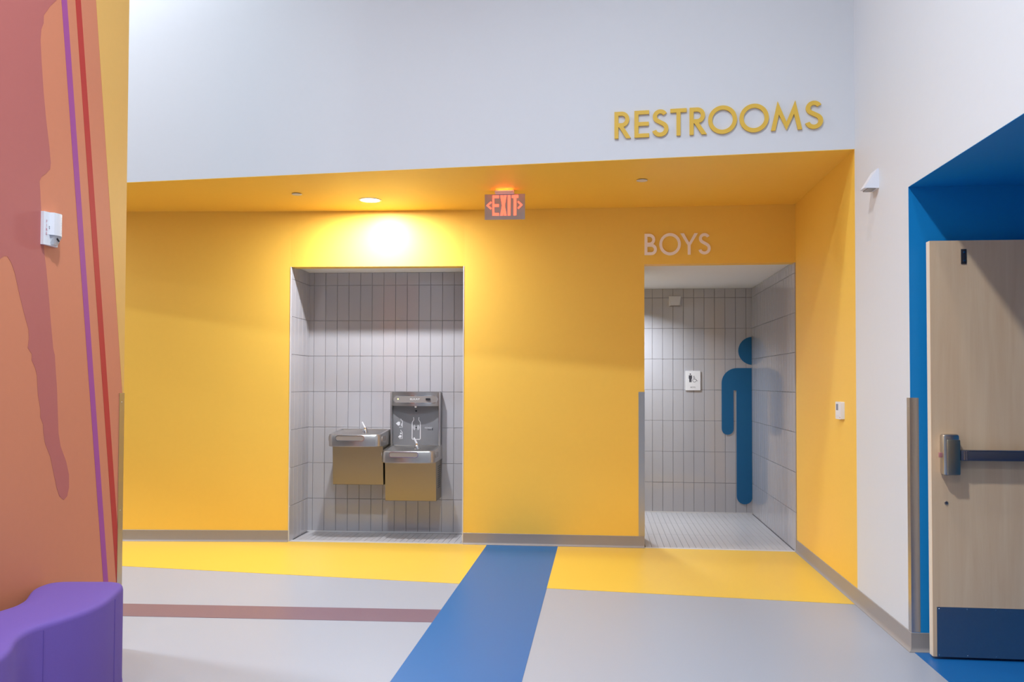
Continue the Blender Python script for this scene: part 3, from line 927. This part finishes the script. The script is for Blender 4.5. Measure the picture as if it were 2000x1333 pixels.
# ---------------------------------------------------------------- fire alarm on the mural wall
fa = thing('fire_alarm', 'white fire alarm horn strobe on the orange mural wall', 'fire alarm', (XL, 3.515, 1.901), PI / 2)
prof_t = [(-0.062, 0.0), (-0.062, -0.014), (-0.032, -0.020), (-0.022, -0.036), (0.014, -0.043), (0.034, -0.034), (0.042, 0.0)]
mb = MB().up_prism(prof_t, 0.045, 0.141)
mb.build('horn_body', 'plastic_white', fa)
mb = MB().up_prism([(-0.062, 0.0), (-0.062, -0.014), (-0.032, -0.019), (0.036, -0.014), (0.040, 0.0)], 0.0, 0.0449)
mb.build('back_plate', 'plastic_white', fa)
mb = MB()
bq = [(-0.026, -0.018), (0.050, -0.014)]
mb.add([(-0.024, -0.014, 0.004), (0.026, -0.012, 0.004), (0.036, -0.012, 0.0445), (-0.026, -0.015, 0.0445), (-0.010, -0.026, 0.005), (0.018, -0.026, 0.005), (0.030, -0.037, 0.0445), (-0.018, -0.035, 0.0445)],
       [(0, 1, 2, 3), (4, 7, 6, 5), (0, 4, 5, 1), (3, 2, 6, 7), (0, 3, 7, 4), (1, 5, 6, 2)])
mb.build('strobe_lens', 'lens_clear', fa)
MB().cyl((0.000, -0.033, 0.034), (0.016, -0.033, 0.024), 0.004, n=12).build('flash_tube', 'dark', fa)
for k in range(7):
    MB().up_prism([(0.016, -0.040), (0.033, -0.033), (0.033, -0.0351), (0.016, -0.0428)], 0.058 + k * 0.011, 0.0605 + k * 0.011).build('grille_slot', 'sensor_white', fa)
for k, ch in enumerate('FIRE'):
    text_print('lettering', ch, 0.017, 'print_red', fa, -0.048, -0.0185, 0.094 - k * 0.0175)
for z in (0.071, 0.078):
    MB().box((-0.034, -0.0165, z), (-0.028, -0.0215, z + 0.003)).build('mark', 'print_dark', fa)

# ---------------------------------------------------------------- door leaf, open against the recess side
dr = bpy.data.objects.new('door_1', None)
COL.objects.link(dr)
dr.location = (1.580, 4.385, 0.0)
structure(dr, 'open maple door in the blue recess')
DW, DT, DZ0, DZ1 = 0.92, 0.0445, 0.014, 2.012
MB().box((0.0, 0.0, DZ0), (DW, 0.003, DZ1)).build('face_veneer', 'maple', dr)
MB().box((-0.0005, 0.0031, DZ0), (DW, DT, DZ1)).build('core', 'maple_edge', dr)
kp = MB().box((0.018, 0.0, 0.012 + 0.002), (DW - 0.02, -0.0016, 0.251)).build('kick_plate', 'kick_steel', dr)
kp['label'] = 'dark steel kick plate'
for x in (0.028, 0.157, 0.287, 0.417, 0.547, 0.677, 0.807):
    for z in (0.022, 0.242):
        MB().cyl((x, -0.0016, z), (x, -0.0030, z), 0.0028, 0.002, 10).build('screw', 'chrome', kp)
hp = MB().box((0.144, 0.0, 1.898), (0.169, -0.004, 1.970), ch=0.001).build('strike_plate', 'dark', dr)
for z in (1.914, 1.954):
    MB().cyl((0.1565, -0.004, z), (0.1565, -0.0068, z), 0.005, 0.004, 12).build('screw', 'chrome', hp)
lh = MB().box((0.036, 0.0, 0.884), (0.112, -0.052, 1.080), ch=0.012).build('latch_case', 'steel', dr)
MB().box((0.052, -0.050, 0.888), (0.111, -0.060, 1.054), ch=0.004).build('latch_cover', 'steel_brushed', lh)
MB().box((0.024, -0.020, 0.968), (0.040, -0.034, 0.991), ch=0.002).build('latch_bolt', 'latch_pink', lh)
bar = MB().box((0.113, -0.004, 0.955), (DW - 0.03, -0.058, 1.004), ch=0.006).build('push_bar', 'bar_dark', dr)
MB().box((0.124, -0.050, 0.959), (0.132, -0.0596, 1.000)).build('end_clip', 'chrome', bar)
MB().box((0.1365, -0.050, 0.959), (0.1405, -0.0596, 1.000)).build('end_clip', 'chrome', bar)
MB().box((0.150, -0.050, 1.0035), (DW - 0.04, -0.058, 1.0048)).build('top_rail', 'chrome', bar)
lc = MB().cyl((0.066, 0.0, 0.748), (0.066, -0.004, 0.748), 0.0095, 0.008, 18).build('bolt_head', 'steel', dr)
MB().box((0.060, -0.0038, 0.7465), (0.072, -0.0046, 0.7495)).build('slot', 'dark', lc)

# second leaf of the pair, open against the near side of the recess
dr2 = bpy.data.objects.new('door_2', None)
COL.objects.link(dr2)
dr2.location = (1.580, OY0 + 0.115, 0.0)
structure(dr2, 'second open maple door on the near side of the blue recess')
MB().box((0.0, 0.0, DZ0), (DW, -0.003, DZ1)).build('face_veneer', 'maple', dr2)
MB().box((-0.0005, -0.0031, DZ0), (DW, -DT, DZ1)).build('core', 'maple_edge', dr2)
MB().box((0.018, 0.0, 0.014), (DW - 0.02, 0.0016, 0.251)).build('kick_plate', 'kick_steel', dr2)
MB().box((0.113, 0.004, 0.955), (DW - 0.03, 0.058, 1.004), ch=0.006).build('push_bar', 'bar_dark', dr2)
MB().box((0.036, 0.0, 0.884), (0.112, 0.052, 1.080), ch=0.012).build('latch_case', 'steel', dr2)

# ---------------------------------------------------------------- purple bench
bn = thing('wavy_bench', 'purple upholstered bench with wavy sides in front of the mural wall', 'bench', (-2.1, 3.0, 0.0))
right = [(-2.075, 3.571), (-2.014, 3.520), (-1.963, 3.370), (-1.933, 3.252), (-1.924, 3.121), (-1.941, 3.011), (-1.965, 2.920), (-1.973, 2.849), (-1.951, 2.760), (-1.893, 2.647), (-1.862, 2.55), (-1.85, 2.42), (-1.87, 2.28), (-1.91, 2.17), (-2.0, 2.10)]
left = [(-2.20, 2.08), (-2.30, 2.13), (-2.345, 2.25), (-2.350, 2.45), (-2.335, 2.62), (-2.30, 2.80), (-2.268, 2.95), (-2.248, 3.075), (-2.242, 3.145), (-2.256, 3.215), (-2.284, 3.280), (-2.335, 3.382), (-2.352, 3.461), (-2.340, 3.520), (-2.29, 3.552), (-2.18, 3.566)]
ctl = right + left
N = len(ctl)
plan = []
for i in range(N):                          # closed Catmull-Rom
    p0, p1, p2, p3 = (Vector(ctl[(i + k - 1) % N]) for k in range(4))
    for s in range(4):
        t = s / 4
        plan.append(0.5 * ((2 * p1) + (p2 - p0) * t + (2 * p0 - 5 * p1 + 4 * p2 - p3) * t * t + (3 * p1 - p0 - 3 * p2 + p3) * t ** 3))
M = len(plan)
nrm = []
for i in range(M):
    d = (plan[(i + 1) % M] - plan[i - 1]).normalized()
    nrm.append(Vector((d.y, -d.x)))
area = sum(plan[i - 1].x * plan[i].y - plan[i].x * plan[i - 1].y for i in range(M))
sgn = 1 if area > 0 else -1
off = lambda k, z: [((plan[i] - sgn * nrm[i] * k).x + 2.1, (plan[i] - sgn * nrm[i] * k).y - 3.0, z) for i in range(M)]
HB = 0.46
mb = MB()
mb.rings([off(0.0, 0.062), off(0.0, HB - 0.022), off(0.002, HB - 0.012), off(0.008, HB - 0.004), off(0.018, HB), off(0.06, HB + 0.003)], True, False)
mb.add(off(0.06, HB + 0.003), [tuple(range(M))], smooth=True)
seat = mb.build('upholstery', 'purple_fabric', bn)
mb = MB()
mb.rings([off(-0.002, 0.012), off(-0.002, 0.060)], True, True)
mb.build('plinth', 'purple_fabric', bn)
for k in (8, 24, 56, 76, 100):
    p = plan[k % M] + sgn * nrm[k % M] * 0.0008
    MB().cyl((p.x + 2.1, p.y - 3.0, 0.065), (p.x + 2.1, p.y - 3.0, HB - 0.024), 0.0018, n=6).build('seam', 'purple_fabric', seat)
for x, y in ((-2.10, 3.40), (-2.1, 3.0), (-2.1, 2.6), (-2.1, 2.25)):
    MB().cyl((x + 2.1, y - 3.0, 0.0), (x + 2.1, y - 3.0, 0.014), 0.02, n=14).build('foot', 'dark', bn)
